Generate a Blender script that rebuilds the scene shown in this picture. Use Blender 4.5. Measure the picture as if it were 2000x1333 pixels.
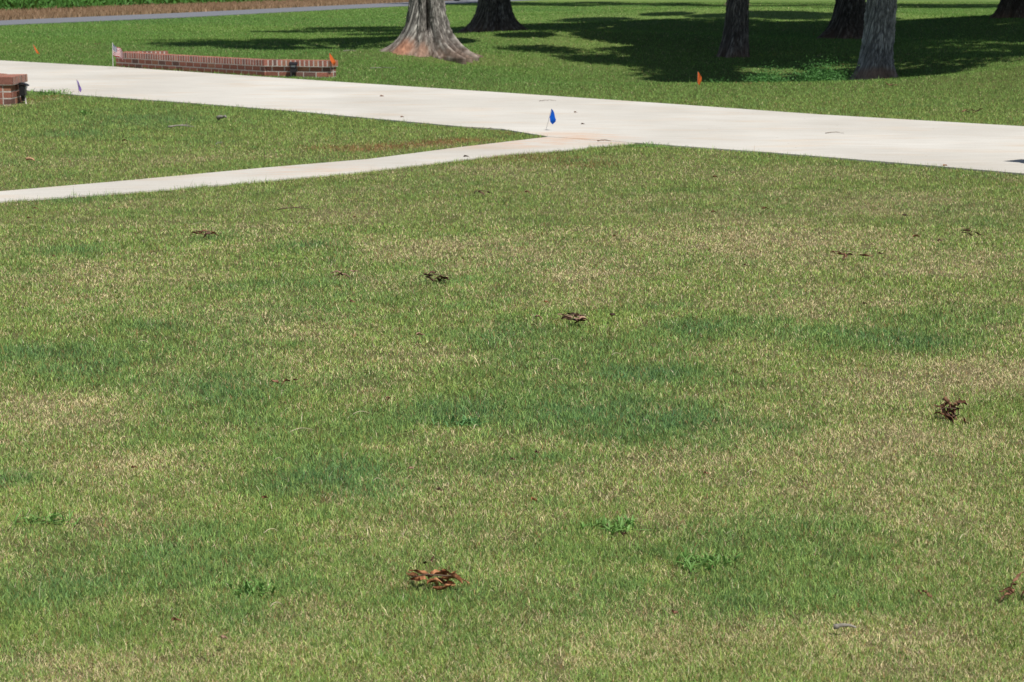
import bpy, bmesh, math, random
import numpy as np
from mathutils import Vector, Matrix
R = math.radians
for o in list(bpy.data.objects): bpy.data.objects.remove(o)
SC = bpy.context.scene
COL = SC.collection
random.seed(5); RNG = np.random.default_rng(11)

# ------------------------------------------------------------------ camera
FPX, PITCH, CAMH = 3926.0, R(10.31), 1.6          # focal length in photo pixels
cam = bpy.data.cameras.new('camera'); cam.lens = 36*FPX/2000; cam.sensor_width = 36
cam.clip_start = 0.1; cam.clip_end = 4000
cam.dof.use_dof = True; cam.dof.focus_distance = 8.0; cam.dof.aperture_fstop = 13
camo = bpy.data.objects.new('camera', cam); COL.objects.link(camo)
camo.location = (0, 0, CAMH); camo.rotation_euler = (math.pi/2 - PITCH, 0, 0)
SC.camera = camo
# ------------------------------------------------------------------ sky + sun
SUN_EL, SUN_AZ = R(58), R(34)                      # azimuth: to the right of straight behind the camera
w = bpy.data.worlds.new('World'); SC.world = w; w.use_nodes = True
nt = w.node_tree; nt.nodes.clear()
sky = nt.nodes.new('ShaderNodeTexSky'); sky.sky_type = 'NISHITA'; sky.sun_disc = False
sky.sun_elevation = SUN_EL; sky.sun_rotation = math.pi - SUN_AZ
bg = nt.nodes.new('ShaderNodeBackground'); bg.inputs[1].default_value = 0.058
wo = nt.nodes.new('ShaderNodeOutputWorld')
nt.links.new(sky.outputs[0], bg.inputs[0]); nt.links.new(bg.outputs[0], wo.inputs[0])
sl = bpy.data.lights.new('sun', 'SUN'); sl.energy = 4.35; sl.angle = R(0.53); sl.color = (1, .955, .89)
so = bpy.data.objects.new('sun', sl); COL.objects.link(so)
tosun = Vector((math.sin(SUN_AZ)*math.cos(SUN_EL), -math.cos(SUN_AZ)*math.cos(SUN_EL), math.sin(SUN_EL)))
so.rotation_euler = tosun.to_track_quat('Z', 'Y').to_euler(); so.location = (20, -20, 40)
SC.view_settings.view_transform = 'Standard'; SC.view_settings.look = 'None'
SC.view_settings.exposure = 0.0; SC.view_settings.gamma = 1

# ------------------------------------------------------------------ noise + terrain
def _h(ix, iy, s):
    n = (ix*374761393 + iy*668265263 + s*1442695041) & 0xffffffff
    n = ((n ^ (n >> 13))*1274126177) & 0xffffffff
    return ((n ^ (n >> 16)) & 0xffff)/65535.0
def vnoise(x, y, s=0):
    x = np.asarray(x, float); y = np.asarray(y, float)
    fx = np.floor(x); fy = np.floor(y); ix = fx.astype(np.int64); iy = fy.astype(np.int64)
    u = x-fx; v = y-fy; u = u*u*(3-2*u); v = v*v*(3-2*v)
    return (_h(ix, iy, s)*(1-u)+_h(ix+1, iy, s)*u)*(1-v)+(_h(ix, iy+1, s)*(1-u)+_h(ix+1, iy+1, s)*u)*v
def fbm(x, y, s=0, o=4):
    t = 0; a = .5; n = 0
    for i in range(o):
        t = t+a*vnoise(x*2**i+17.3*i, y*2**i-9.1*i, s+i); n += a; a *= .55
    return t/n
def sstep(a, b, x):
    t = np.clip((x-a)/(b-a), 0, 1); return t*t*(3-2*t)
def height(x, y):
    x = np.asarray(x, float); y = np.asarray(y, float)
    h = -.52*np.exp(-((x-4.6)/3.9)**4-((y-35.5)/6.5)**2)*sstep(30.2, 33.2, y)
    h = h+.62*np.exp(-((x-10.6)/3.3)**2-((y-31.5)/3.0)**2)
    h = h+.55*np.exp(-((x-15)/5.)**2-((y-56)/6.0)**2)
    h = h+.34*np.exp(-((x-4.5)/5.)**2-((y-57)/3.4)**2)
    h = h+.30*np.exp(-((x-1.5)/4.5)**2-((y-49)/2.6)**2)
    h = h+.10*np.exp(-((x+9)/6.)**2-((y-46)/3.0)**2)
    h = h+.16*np.exp(-((x+2.5)/1.3)**2-((y-41.6)/1.5)**2)-.13*np.exp(-((x+.7)/1.2)**2-((y-39.2)/1.6)**2)+.14*np.exp(-((x+.6)/1.8)**2-((y-56.5)/1.5)**2)
    h = h+.45*np.exp(-((x-9)/7.)**2-((y-76)/5.0)**2)
    far = sstep(30, 40, y)*(1-sstep(80, 120, y))*sstep(-9, -3, x)
    h = h+far*.10*(fbm(x*.22, y*.16, 40, 3)-.5)
    return h
def ray(px, py):
    a = (px-1000)/FPX; b = -(py-666.5)/FPX
    d = np.array([a, math.cos(PITCH)+b*math.sin(PITCH), -math.sin(PITCH)+b*math.cos(PITCH)])
    return d
def at(px, py):
    """point of the terrain seen at a photo pixel"""
    d = ray(px, py); t = 3.0; dt = .05
    while t < 900:
        p = d*t+np.array([0, 0, CAMH])
        if p[2] <= float(height(p[0], p[1])): break
        t += dt*max(1, t/25)
    lo, hi = t-dt*max(1, t/25), t
    for _ in range(18):
        m = (lo+hi)/2; p = d*m+np.array([0, 0, CAMH])
        if p[2] <= float(height(p[0], p[1])): hi = m
        else: lo = m
    p = d*hi+np.array([0, 0, CAMH]); return Vector((p[0], p[1], float(height(p[0], p[1]))))
def at0(px, py):
    d = ray(px, py); t = CAMH/-d[2]; return (d[0]*t, d[1]*t)
def pxm(p):                                         # photo pixels per metre at a point
    return FPX/(p[1]*math.cos(PITCH)+(CAMH-p[2])*math.sin(PITCH))

# ------------------------------------------------------------------ outlines of the hard surfaces (ground coordinates)
def ext(a, b, L):                                   # point L metres beyond b on the line a->b
    v = Vector((b[0]-a[0], b[1]-a[1])).normalized(); return (b[0]+v.x*L, b[1]+v.y*L)
farE = [at0(0, 120), at0(224, 132.5), at0(650, 161.5), at0(1000, 184.5), at0(1300, 205), at0(1600, 226.5), at0(2000, 250)]
nearE = [at0(60, 180), at0(157, 188.5), at0(350, 202), at0(577, 220), at0(682, 230), at0(900, 250), at0(980, 255), at0(1070, 270)]
nearR = [at0(1240, 282), at0(1320, 288), at0(1500, 301), at0(1750, 321.5), at0(2000, 343)]
DRIVE = [ext(farE[2], farE[0], 28)]+farE+[ext(farE[0], farE[-1], 14), ext(nearR[1], nearR[-1], 14)]+nearR[::-1]+nearE[::-1]+[ext(nearE[2], nearE[0], 26)]
walkF = [at0(-500, 404), at0(-250, 392), at0(0, 377), at0(250, 355.5), at0(500, 332), at0(720, 313.5), at0(900, 290), at0(1070, 270)]
walkN = [at0(1240, 282), at0(1160, 289), at0(1110, 295), at0(1000, 303), at0(910, 313.5), at0(700, 339), at0(500, 357.5), at0(250, 379), at0(0, 396.5), at0(-250, 411), at0(-500, 424)]
WALK = walkF+walkN
roadU = [at0(0, 42), at0(350, 27), at0(700, 10)]; roadL = [at0(700, 17.5), at0(350, 36), at0(0, 51)]
ROAD = [ext(roadU[1], roadU[0], 70)]+roadU+[ext(roadU[0], roadU[2], 500), ext(roadL[2], roadL[0], 500)]+roadL+[ext(roadL[1], roadL[2], 70)]
def inside(poly, x, y):
    c = np.zeros(x.shape, bool); n = len(poly)
    for i in range(n):
        x1, y1 = poly[i]; x2, y2 = poly[(i+1) % n]
        if y1 == y2: continue
        c ^= ((y1 > y) != (y2 > y)) & (x < (x2-x1)*(y-y1)/(y2-y1)+x1)
    return c
def edist(poly, x, y):
    d = np.full(x.shape, 1e9); n = len(poly)
    for i in range(n):
        x1, y1 = poly[i]; x2, y2 = poly[(i+1) % n]
        dx, dy = x2-x1, y2-y1; L = dx*dx+dy*dy
        t = np.clip(((x-x1)*dx+(y-y1)*dy)/L, 0, 1)
        d = np.minimum(d, np.hypot(x-x1-t*dx, y-y1-t*dy))
    return d

# ------------------------------------------------------------------ lawn colouring: where it is dry, where it is lush
def spots(lst):
    out = []
    for px, py, r, s in lst:
        p = at0(px, py); out.append((p[0], p[1], 1.25*r/pxm((p[0], p[1], 0)), s*.85))
    return out
TAN = spots([(1500,470,260,1),(900,490,220,.9),(1150,525,170,.9),(150,535,140,.9),(540,640,130,1),(1920,730,190,1),(120,800,150,1),(280,905,120,.9),
 (1760,870,210,.9),(1300,890,150,.7),(1650,980,200,.6),(1600,590,160,.9),(1900,520,150,.8),(500,450,100,.7),(1060,455,160,.8),(1000,1300,260,.8),(560,1260,130,.7),
 (1800,1290,220,.8),(1400,1010,140,.6),(230,600,120,.5),(860,700,90,.6),(1250,1190,120,.5),(1700,400,220,.6),(1350,340,160,.6),(330,312,90,.9),(60,320,70,.7),
 (30,470,100,.5),(700,430,110,.6),(1240,1270,140,.7),(100,1310,140,.8),(1350,460,160,.7),(1750,780,120,.8),(440,800,60,.4),(1100,590,80,.5),
 (1450,215,120,.35),(1700,230,80,.3),(1900,610,120,.6),(960,330,130,.7),(1550,330,100,.6),(1690,1100,120,.4)])
LUSH = spots([(1130,815,200,1),(930,805,130,1),(1340,820,110,1),(650,930,110,1),(60,690,140,1),(150,720,110,.9),(1650,660,120,.8),(1360,640,90,.8),(90,1150,150,.8),
 (300,1090,140,.4),(1790,670,80,.7),(10,940,90,1),(160,490,90,.9),(1260,735,110,.9),(1010,900,120,.8),(720,960,120,.8),(430,750,150,.7),(1000,650,110,.6),(700,740,120,.5),
 (600,480,60,.7),(1280,600,80,.5),(830,1010,120,.5),(300,235,180,.6),(150,262,90,.7),(420,280,60,.5),(120,388,90,.7),(560,555,110,.5),(860,555,60,.4),(60,1290,70,.5),
 (300,640,80,.6),(1480,640,90,.5),(900,470,50,.3),(1500,835,70,.5),(1110,770,120,.7),(560,960,90,.6),(420,470,60,.4),(250,700,230,.45),(330,1080,330,.5),(850,1050,280,.4),(1150,700,170,.4),(700,620,200,.3),(1500,1180,200,.35),(1700,1180,150,.3),(700,580,80,.5),(1550,500,60,.3)])
STRIP = spots([(15,208,22,1),(45,204,20,1),(75,200,18,1),(105,195,16,.9),(135,190,12,.8),(160,312,60,.5),(330,318,50,.6)])
CLAY = spots([(660,290,50,.8),(710,293,55,.9),(760,287,55,1),(810,284,55,1),(860,279,50,1),(900,276,50,1),(1000,262,25,.7),(1040,310,90,.5),(1150,322,60,.55),(30,196,40,.9),(100,190,25,.8),(1475,165,30,.3)])
def field(lst, x, y):
    f = np.zeros(x.shape)
    for cx, cy, r, s in lst: f = np.maximum(f, s*np.exp(-(((x-cx)**2+(y-cy)**2)/(r*r*.9))))
    return f
def lawnmaps(x, y):
    n0 = fbm(x*11, y*11, 31, 2)
    n1 = fbm(x*1.9+.6*n0, y*1.9, 3, 5); n2 = fbm(x*1.6+40, y*1.6, 7, 4); n3 = fbm(x*7, y*7, 9, 3)
    n4 = fbm(x*.16, y*.16, 21, 3)
    near = 1-sstep(14, 24, y)
    tan = field(TAN, x, y)*.85+(n1-.5)*1.5+(n3-.5)*.8
    lush = field(LUSH, x, y)*1.15+(n2-.5)*1.1-(n3-.5)*.6
    lush = np.clip(lush, 0, 1.1)
    base = .34*near+.05*(1-near)
    t = np.clip(base+.55*tan*(near*.8+.2)-.46*lush, .02, .9)
    t = np.maximum(t, np.clip(field(STRIP, x, y)*1.25, 0, .95))
    return t, lush, field(CLAY, x, y), n3, n4
G_YEL = np.array([.455, .565, .140]); G_MID = np.array([.225, .410, .105]); G_BLU = np.array([.100, .235, .110])
C_TAN = np.array([.83, .71, .40]); C_BRN = np.array([.34, .21, .09]); C_CLAY = np.array([.44, .23, .10])

# ------------------------------------------------------------------ materials
def newmat(name):
    m = bpy.data.materials.new(name); m.use_nodes = True; t = m.node_tree; t.nodes.clear()
    return m, t, lambda k: t.nodes.new('ShaderNode'+k), t.links.new
def mat(name, col, rough=.8, var=.25, scale=20, bump=0., spec=.25, metal=0, attr=None, stretch=(1,1,1), col2=None, trans=0., coat=0.):
    m, t, N, L = newmat(name)
    out = N('OutputMaterial'); b = N('BsdfPrincipled'); tc = N('TexCoord'); mp = N('Mapping'); no = N('TexNoise')
    mp.inputs['Scale'].default_value = stretch; no.inputs['Scale'].default_value = scale; no.inputs['Detail'].default_value = 6
    L(tc.outputs['Object'], mp.inputs[0]); L(mp.outputs[0], no.inputs['Vector'])
    mix = N('MixRGB'); mix.blend_type = 'MULTIPLY'; mix.inputs[0].default_value = 1
    if attr:
        a = N('Attribute'); a.attribute_name = attr; L(a.outputs['Color'], mix.inputs[1])
    elif col2:
        cr = N('ValToRGB'); cr.color_ramp.elements[0].color = (*col, 1); cr.color_ramp.elements[1].color = (*col2, 1)
        cr.color_ramp.elements[0].position = .38; cr.color_ramp.elements[1].position = .62
        L(no.outputs['Fac'], cr.inputs[0]); L(cr.outputs[0], mix.inputs[1])
    else: mix.inputs[1].default_value = (*col, 1)
    r = N('MapRange'); r.inputs[1].default_value = .3; r.inputs[2].default_value = .7; r.inputs[3].default_value = 1-var; r.inputs[4].default_value = 1+var
    L(no.outputs['Fac'], r.inputs[0]); L(r.outputs[0], mix.inputs[2]); L(mix.outputs[0], b.inputs['Base Color'])
    b.inputs['Roughness'].default_value = rough; b.inputs['Specular IOR Level'].default_value = spec; b.inputs['Metallic'].default_value = metal
    b.inputs['Coat Weight'].default_value = coat
    if bump:
        bp = N('Bump'); bp.inputs['Strength'].default_value = bump; bp.inputs['Distance'].default_value = .01
        L(no.outputs['Fac'], bp.inputs['Height']); L(bp.outputs[0], b.inputs['Normal'])
    if trans:
        tr = N('BsdfTranslucent'); L(mix.outputs[0], tr.inputs[0]); ms = N('MixShader'); ms.inputs[0].default_value = trans
        L(b.outputs[0], ms.inputs[1]); L(tr.outputs[0], ms.inputs[2]); L(ms.outputs[0], out.inputs[0])
    else: L(b.outputs[0], out.inputs[0])
    return m
M = {}
M['blade'] = mat('grass_blade', (0,0,0), .55, .10, 3, attr='col', spec=.25, trans=.16)
M['fern'] = mat('fern_leaf', (.10,.25,.065), .5, .3, 5, spec=.2, trans=.2)
M['leafgreen'] = mat('weed_leaf', (.19,.36,.09), .5, .3, 30, spec=.3, trans=.25)
M['weedblue'] = mat('weed_leaf_blue', (.15,.32,.11), .5, .3, 30, spec=.3, trans=.25)
M['treeleaf'] = mat('tree_leaf', (.05,.10,.025), .5, .3, 2, spec=.3, trans=.2)
M['cropleaf'] = mat('crop_leaf', (.07,.19,.035), .55, .45, .6, spec=.2, trans=.2)
M['dryleaf'] = mat('dry_leaf', (.16,.075,.04), .6, .35, 40, bump=.4, spec=.3, col2=(.27,.14,.08))
M['orangeleaf'] = mat('orange_leaf', (.27,.105,.045), .7, .35, 60, bump=.5, spec=.15, col2=(.44,.22,.11))
M['paleleaf'] = mat('pale_dry_leaf', (.30,.18,.13), .6, .3, 40, bump=.4, col2=(.42,.27,.19))
M['darkleaf'] = mat('dark_dry_leaf', (.05,.03,.02), .6, .35, 40, bump=.4, col2=(.12,.06,.04))
M['greywood'] = mat('weathered_twig', (.28,.26,.22), .85, .3, 60, bump=.5)
M['brownwood'] = mat('brown_twig', (.13,.09,.06), .85, .3, 60, bump=.5)
M['tanwood'] = mat('tan_stick', (.55,.33,.19), .8, .2, 60, bump=.4)
M['straw'] = mat('straw', (.62,.55,.36), .6, .15, 60)
M['wire'] = mat('galvanised_wire', (.35,.35,.34), .45, .1, 60, metal=.6)
M['blackplastic'] = mat('black_plastic', (.02,.02,.022), .4, .2, 30, spec=.4)
M['lens'] = mat('lamp_lens', (.45,.5,.55), .2, .1, 30, spec=.5)
M['cable'] = mat('pale_cable', (.55,.53,.5), .5, .1, 30)
def plast(n, c): M[n] = mat(n, c, .5, .08, 25, spec=.12, trans=.22)
plast('blueflag', (.01,.12,.62)); plast('orangeflag', (1,.22,.055)); plast('purpleflag', (.34,.22,.66))
plast('flagred', (.42,.02,.03)); plast('flagwhite', (.8,.8,.8)); plast('flagblue', (.02,.04,.16))
M['bark'] = mat('bark', (0,0,0), .9, .38, 16, bump=1.0, attr='col', stretch=(1,1,.35))
M['brick'] = mat('brick', (0,0,0), .88, .2, 55, bump=.5, attr='col')
M['tyre'] = mat('tyre', (.02,.02,.02), .8, .2, 40); M['rim'] = mat('rim', (.6,.6,.62), .3, .05, 10, metal=.9)
M['paint'] = mat('silver_paint', (.30,.31,.33), .3, .03, 3, metal=.5, coat=.6); M['glass'] = mat('car_glass', (.02,.025,.03), .06, .05, 3, spec=.6)
M['darkpaint'] = mat('dark_paint', (.03,.035,.05), .3, .03, 3, metal=.4, coat=.6)
M['redlens'] = mat('red_lens', (.4,.01,.01), .2, .05, 3); M['trim'] = mat('trim', (.03,.03,.03), .5, .1, 20)

def concrete(name, clay=True):
    m, t, N, L = newmat(name); out = N('OutputMaterial'); b = N('BsdfPrincipled'); tc = N('TexCoord')
    def noise(s, d=5, st=(1,1,1)):
        mp = N('Mapping'); mp.inputs['Scale'].default_value = st; L(tc.outputs['Object'], mp.inputs[0])
        n = N('TexNoise'); n.inputs['Scale'].default_value = s; n.inputs['Detail'].default_value = d; L(mp.outputs[0], n.inputs['Vector']); return n
    def ramp(src, a, c0, bpos, c1):
        r = N('ValToRGB'); e = r.color_ramp.elements; e[0].position = a; e[0].color = (*c0, 1); e[1].position = bpos; e[1].color = (*c1, 1)
        L(src, r.inputs[0]); return r
    def mul(x, y, f=1.):
        n = N('MixRGB'); n.blend_type = 'MULTIPLY'; n.inputs[0].default_value = f; L(x, n.inputs[1]); L(y, n.inputs[2]); return n
    big = ramp(noise(.45, 6).outputs[0], .32, (.615,.585,.525), .66, (.755,.73,.67))
    brush = ramp(noise(2.2, 6, (1, 5, 1)).outputs[0], .3, (.91,.905,.89), .6, (1,1,1))       # broom / trowel drift
    fine = ramp(noise(70, 4).outputs[0], .25, (.88,.875,.86), .6, (1,1,1))
    stain = ramp(noise(.9, 7, (1, 2.5, 1)).outputs[0], .52, (1,1,1), .80, (1,.89,.79))
    c = mul(mul(mul(big.outputs[0], brush.outputs[0]).outputs[0], fine.outputs[0]).outputs[0], stain.outputs[0])
    vo = N('TexVoronoi'); vo.inputs['Scale'].default_value = 5.5; L(tc.outputs['Object'], vo.inputs['Vector'])
    sp = ramp(vo.outputs['Distance'], .035, (.42,.36,.29), .075, (1,1,1)); gate = ramp(noise(1.3, 4).outputs[0], .50, (0,0,0), .60, (1,1,1))
    cs_ = N('MixRGB'); cs_.blend_type = 'MULTIPLY'; L(gate.outputs[0], cs_.inputs[0]); L(c.outputs[0], cs_.inputs[1]); L(sp.outputs[0], cs_.inputs[2])
    res = cs_.outputs[0]
    if clay:                                            # red clay washed on to the concrete where path and drive meet
        cx, cy = at0(1075, 276)
        for (px, py, rad, sx, sy, thr) in ((1120,272,1.5,.8,1.,.50), (950,284,1.3,1.,.9,.50), (560,330,2.0,1.,1,.62)):
            p = at0(px, py); mp = N('Mapping'); mp.vector_type = 'TEXTURE'; mp.inputs['Location'].default_value = (p[0], p[1], 0)
            mp.inputs['Scale'].default_value = (rad*sx, rad*sy, 10); L(tc.outputs['Object'], mp.inputs[0])
            g = N('TexGradient'); g.gradient_type = 'SPHERICAL'; L(mp.outputs[0], g.inputs[0])
            nn = noise(4.5, 7, (.8, 2.4, 1)); ml = N('Math'); ml.operation = 'MULTIPLY'; pw = N('Math'); pw.operation = 'POWER'; pw.inputs[1].default_value = .5
            L(g.outputs[0], pw.inputs[0]); L(pw.outputs[0], ml.inputs[0]); L(nn.outputs[0], ml.inputs[1])
            mr = N('MapRange'); mr.inputs[1].default_value = thr*.68; mr.inputs[2].default_value = thr*1.12; mr.inputs[4].default_value = .6; L(ml.outputs[0], mr.inputs[0])
            mx = N('MixRGB'); L(mr.outputs[0], mx.inputs[0]); L(res, mx.inputs[1]); mx.inputs[2].default_value = (.66,.40,.25,1); res = mx.outputs[0]
    L(res, b.inputs['Base Color']); b.inputs['Roughness'].default_value = .85; b.inputs['Specular IOR Level'].default_value = .2
    bp = N('Bump'); bp.inputs['Strength'].default_value = .25; bp.inputs['Distance'].default_value = .004
    L(noise(90, 4).outputs[0], bp.inputs['Height']); L(bp.outputs[0], b.inputs['Normal']); L(b.outputs[0], out.inputs[0])
    return m
M['concrete'] = concrete('broomed_concrete')
M['asphalt'] = mat('asphalt', (.20,.21,.235), .9, .12, 6, bump=.3, spec=.2)
M['mortar'] = mat('mortar', (.58,.54,.49), .95, .2, 60, bump=.4)
M['soil'] = mat('lawn_soil', (0,0,0), .95, .35, 9, bump=.6, attr='col', spec=.1)

# ------------------------------------------------------------------ mesh helpers
def tag(o, label=None, cat=None, group=None, kind=None):
    if label: o['label'] = label
    if cat: o['category'] = cat
    if group: o['group'] = group
    if kind: o['kind'] = kind
    return o
def link(name, me, mats=None, parent=None, loc=None, smooth=False):
    o = bpy.data.objects.new(name, me); COL.objects.link(o)
    for m in (mats if isinstance(mats, (list, tuple)) else [mats]):
        if m: me.materials.append(m)
    if parent: o.parent = parent
    if loc is not None: o.location = loc
    if smooth: me.polygons.foreach_set('use_smooth', [True]*len(me.polygons))
    return o
def empty(name, loc, rz=0):
    o = bpy.data.objects.new(name, None); COL.objects.link(o); o.location = loc; o.rotation_euler = (0,0,rz); o.empty_display_size = .1; return o
def npmesh(name, verts, faces, cols=None):
    """verts (n,3); faces (m,k) array with constant k, or list of such arrays; cols per vertex"""
    me = bpy.data.meshes.new(name); fl = faces if isinstance(faces, list) else [faces]
    me.vertices.add(len(verts)); me.vertices.foreach_set('co', np.ascontiguousarray(verts, np.float32).ravel())
    lv = np.concatenate([f.ravel() for f in fl]).astype(np.int32)
    tot = np.concatenate([np.full(len(f), f.shape[1], np.int32) for f in fl])
    st = np.concatenate([[0], np.cumsum(tot)[:-1]]).astype(np.int32)
    me.loops.add(len(lv)); me.loops.foreach_set('vertex_index', lv)
    me.polygons.add(len(tot)); me.polygons.foreach_set('loop_start', st); me.polygons.foreach_set('loop_total', tot)
    me.update(calc_edges=True)
    if cols is not None:
        a = me.attributes.new('col', 'FLOAT_COLOR', 'POINT')
        c = np.ones((len(verts), 4), np.float32); c[:, :3] = cols; a.data.foreach_set('color', c.ravel())
    return me
class MB:
    def __init__(s): s.v = []; s.f = []; s.c = []; s.mi = []
    def box(s, c, ax, half, col=(1,1,1), mi=0, jit=0):
        """c centre, ax 3 unit axes, half sizes"""
        n = len(s.v); c = Vector(c)
        for sx in (-1,1):
            for sy in (-1,1):
                for sz in (-1,1):
                    s.v.append(c+ax[0]*(sx*half[0])+ax[1]*(sy*half[1])+ax[2]*(sz*half[2])+Vector([random.uniform(-jit,jit) for _ in range(3)])); s.c.append(col)
        for f in ((0,1,3,2),(4,6,7,5),(0,4,5,1),(2,3,7,6),(0,2,6,4),(1,5,7,3)): s.f.append([n+i for i in f]); s.mi.append(mi)
    def tube(s, pts, rad, seg=6, col=(1,1,1), mi=0):
        n0 = len(s.v); P = [Vector(p) for p in pts]
        for i, p in enumerate(P):
            t = (P[min(i+1, len(P)-1)]-P[max(i-1, 0)]).normalized()
            a = t.cross(Vector((0,0,1)) if abs(t.z) < .9 else Vector((1,0,0))).normalized(); b = t.cross(a)
            r = rad[i] if hasattr(rad, '__len__') else rad
            for k in range(seg):
                an = 2*math.pi*k/seg; s.v.append(p+a*(r*math.cos(an))+b*(r*math.sin(an))); s.c.append(col)
        for i in range(len(P)-1):
            for k in range(seg):
                k2 = (k+1) % seg; s.f.append([n0+i*seg+k, n0+i*seg+k2, n0+(i+1)*seg+k2, n0+(i+1)*seg+k]); s.mi.append(mi)
        s.f.append([n0+k for k in range(seg)][::-1]); s.mi.append(mi)
        s.f.append([n0+(len(P)-1)*seg+k for k in range(seg)]); s.mi.append(mi)
    def grid(s, fn, nu, nv, mi=0, mifn=None, col=(1,1,1)):
        n0 = len(s.v)
        for i in range(nu+1):
            for j in range(nv+1): s.v.append(Vector(fn(i/nu, j/nv))); s.c.append(col)
        for i in range(nu):
            for j in range(nv):
                s.f.append([n0+i*(nv+1)+j, n0+(i+1)*(nv+1)+j, n0+(i+1)*(nv+1)+j+1, n0+i*(nv+1)+j+1]); s.mi.append(mifn(i, j) if mifn else mi)
    def build(s, name, mats, parent=None, loc=None, smooth=False, cols=False):
        me = bpy.data.meshes.new(name); me.from_pydata([tuple(v) for v in s.v], [], s.f)
        if cols:
            a = me.attributes.new('col', 'FLOAT_COLOR', 'POINT'); a.data.foreach_set('color', np.array([(*c, 1) for c in s.c], np.float32).ravel())
        o = link(name, me, mats, parent, loc, smooth)
        me.polygons.foreach_set('material_index', s.mi)
        return o
X3 = (Vector((1,0,0)), Vector((0,1,0)), Vector((0,0,1)))

# ------------------------------------------------------------------ ground sheet
def lawncol(x, y):
    t, lush, clay, n3, n4 = lawnmaps(x, y)
    t = t[..., None]; lu = np.clip(lush, 0, 1)[..., None]; cl = clay[..., None]; n4 = n4[..., None]
    g = G_YEL*(1-lu)*.6+G_MID*(.4+.2*lu)+G_BLU*lu*.4
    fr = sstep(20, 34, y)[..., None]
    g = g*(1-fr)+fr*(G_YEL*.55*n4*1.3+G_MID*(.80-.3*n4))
    c = g*(1-t)+C_TAN*t
    c = c*(1-.8*cl)+C_CLAY*.8*cl
    return c
def axis(spec):
    out = [spec[0][0]]
    for a, b, st in spec: out += list(np.linspace(a, b, max(1, round((b-a)/st))+1)[1:])
    return np.array(out)
xs = axis([(-1500,-300,200),(-300,-60,30),(-60,-20,1.),(-20,-10,.4),(-10,10,.22),(10,20,.4),(20,60,1.),(60,300,30),(300,1500,200)])
ys = axis([(-200,-10,40),(-10,3,1),(3,28,.22),(28,64,.35),(64,130,1.2),(130,400,20),(400,3000,300)])
gx, gy = np.meshgrid(xs, ys, indexing='ij'); gz = height(gx, gy)
c = lawncol(gx, gy); blend = (1-sstep(26, 60, gy))[..., None]
c = c*(.34+.14*(1-blend))*(1-.5*blend)+np.array([.075,.055,.028])*.5*blend
# verge and field beyond the road are dry
rx, ry = roadU[1]; dv = Vector((roadU[2][0]-roadU[0][0], roadU[2][1]-roadU[0][1])).normalized()
sd = (gx-rx)*(-dv.y)+(gy-ry)*dv.x                       # metres beyond the upper road edge (left of the direction of travel)
beyond = sstep(0, 1, sd)[..., None]*sstep(55, 60, gy)[..., None]
c = c*(1-beyond)+np.array([.25,.16,.085])*beyond
ni, nj = gx.shape; idx = np.arange(ni*nj).reshape(ni, nj)
F = np.stack([idx[:-1,:-1], idx[1:,:-1], idx[1:,1:], idx[:-1,1:]], -1).reshape(-1, 4)
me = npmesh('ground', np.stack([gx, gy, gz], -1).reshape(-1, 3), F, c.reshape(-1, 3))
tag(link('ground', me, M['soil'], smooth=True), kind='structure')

def slab(name, poly, ztop, thick, m, label=None):
    bm = bmesh.new(); vs = [bm.verts.new((p[0], p[1], ztop)) for p in poly]
    f = bm.faces.new(vs); bm.normal_update()
    if f.normal.z < 0: f.normal_flip()
    r = bmesh.ops.extrude_face_region(bm, geom=[f]); top = [g for g in r['geom'] if isinstance(g, bmesh.types.BMVert)]
    for v in vs: v.co.z -= thick
    bmesh.ops.triangulate(bm, faces=[x for x in bm.faces if len(x.verts) > 4]); bmesh.ops.recalc_face_normals(bm, faces=bm.faces)
    me = bpy.data.meshes.new(name); bm.to_mesh(me); bm.free(); return tag(link(name, me, m), kind='structure')
slab('driveway', DRIVE, .016, .1, M['concrete'])
slab('path', WALK, .012, .1, M['concrete'])
slab('road', ROAD, .03, .1, M['asphalt'])

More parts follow.
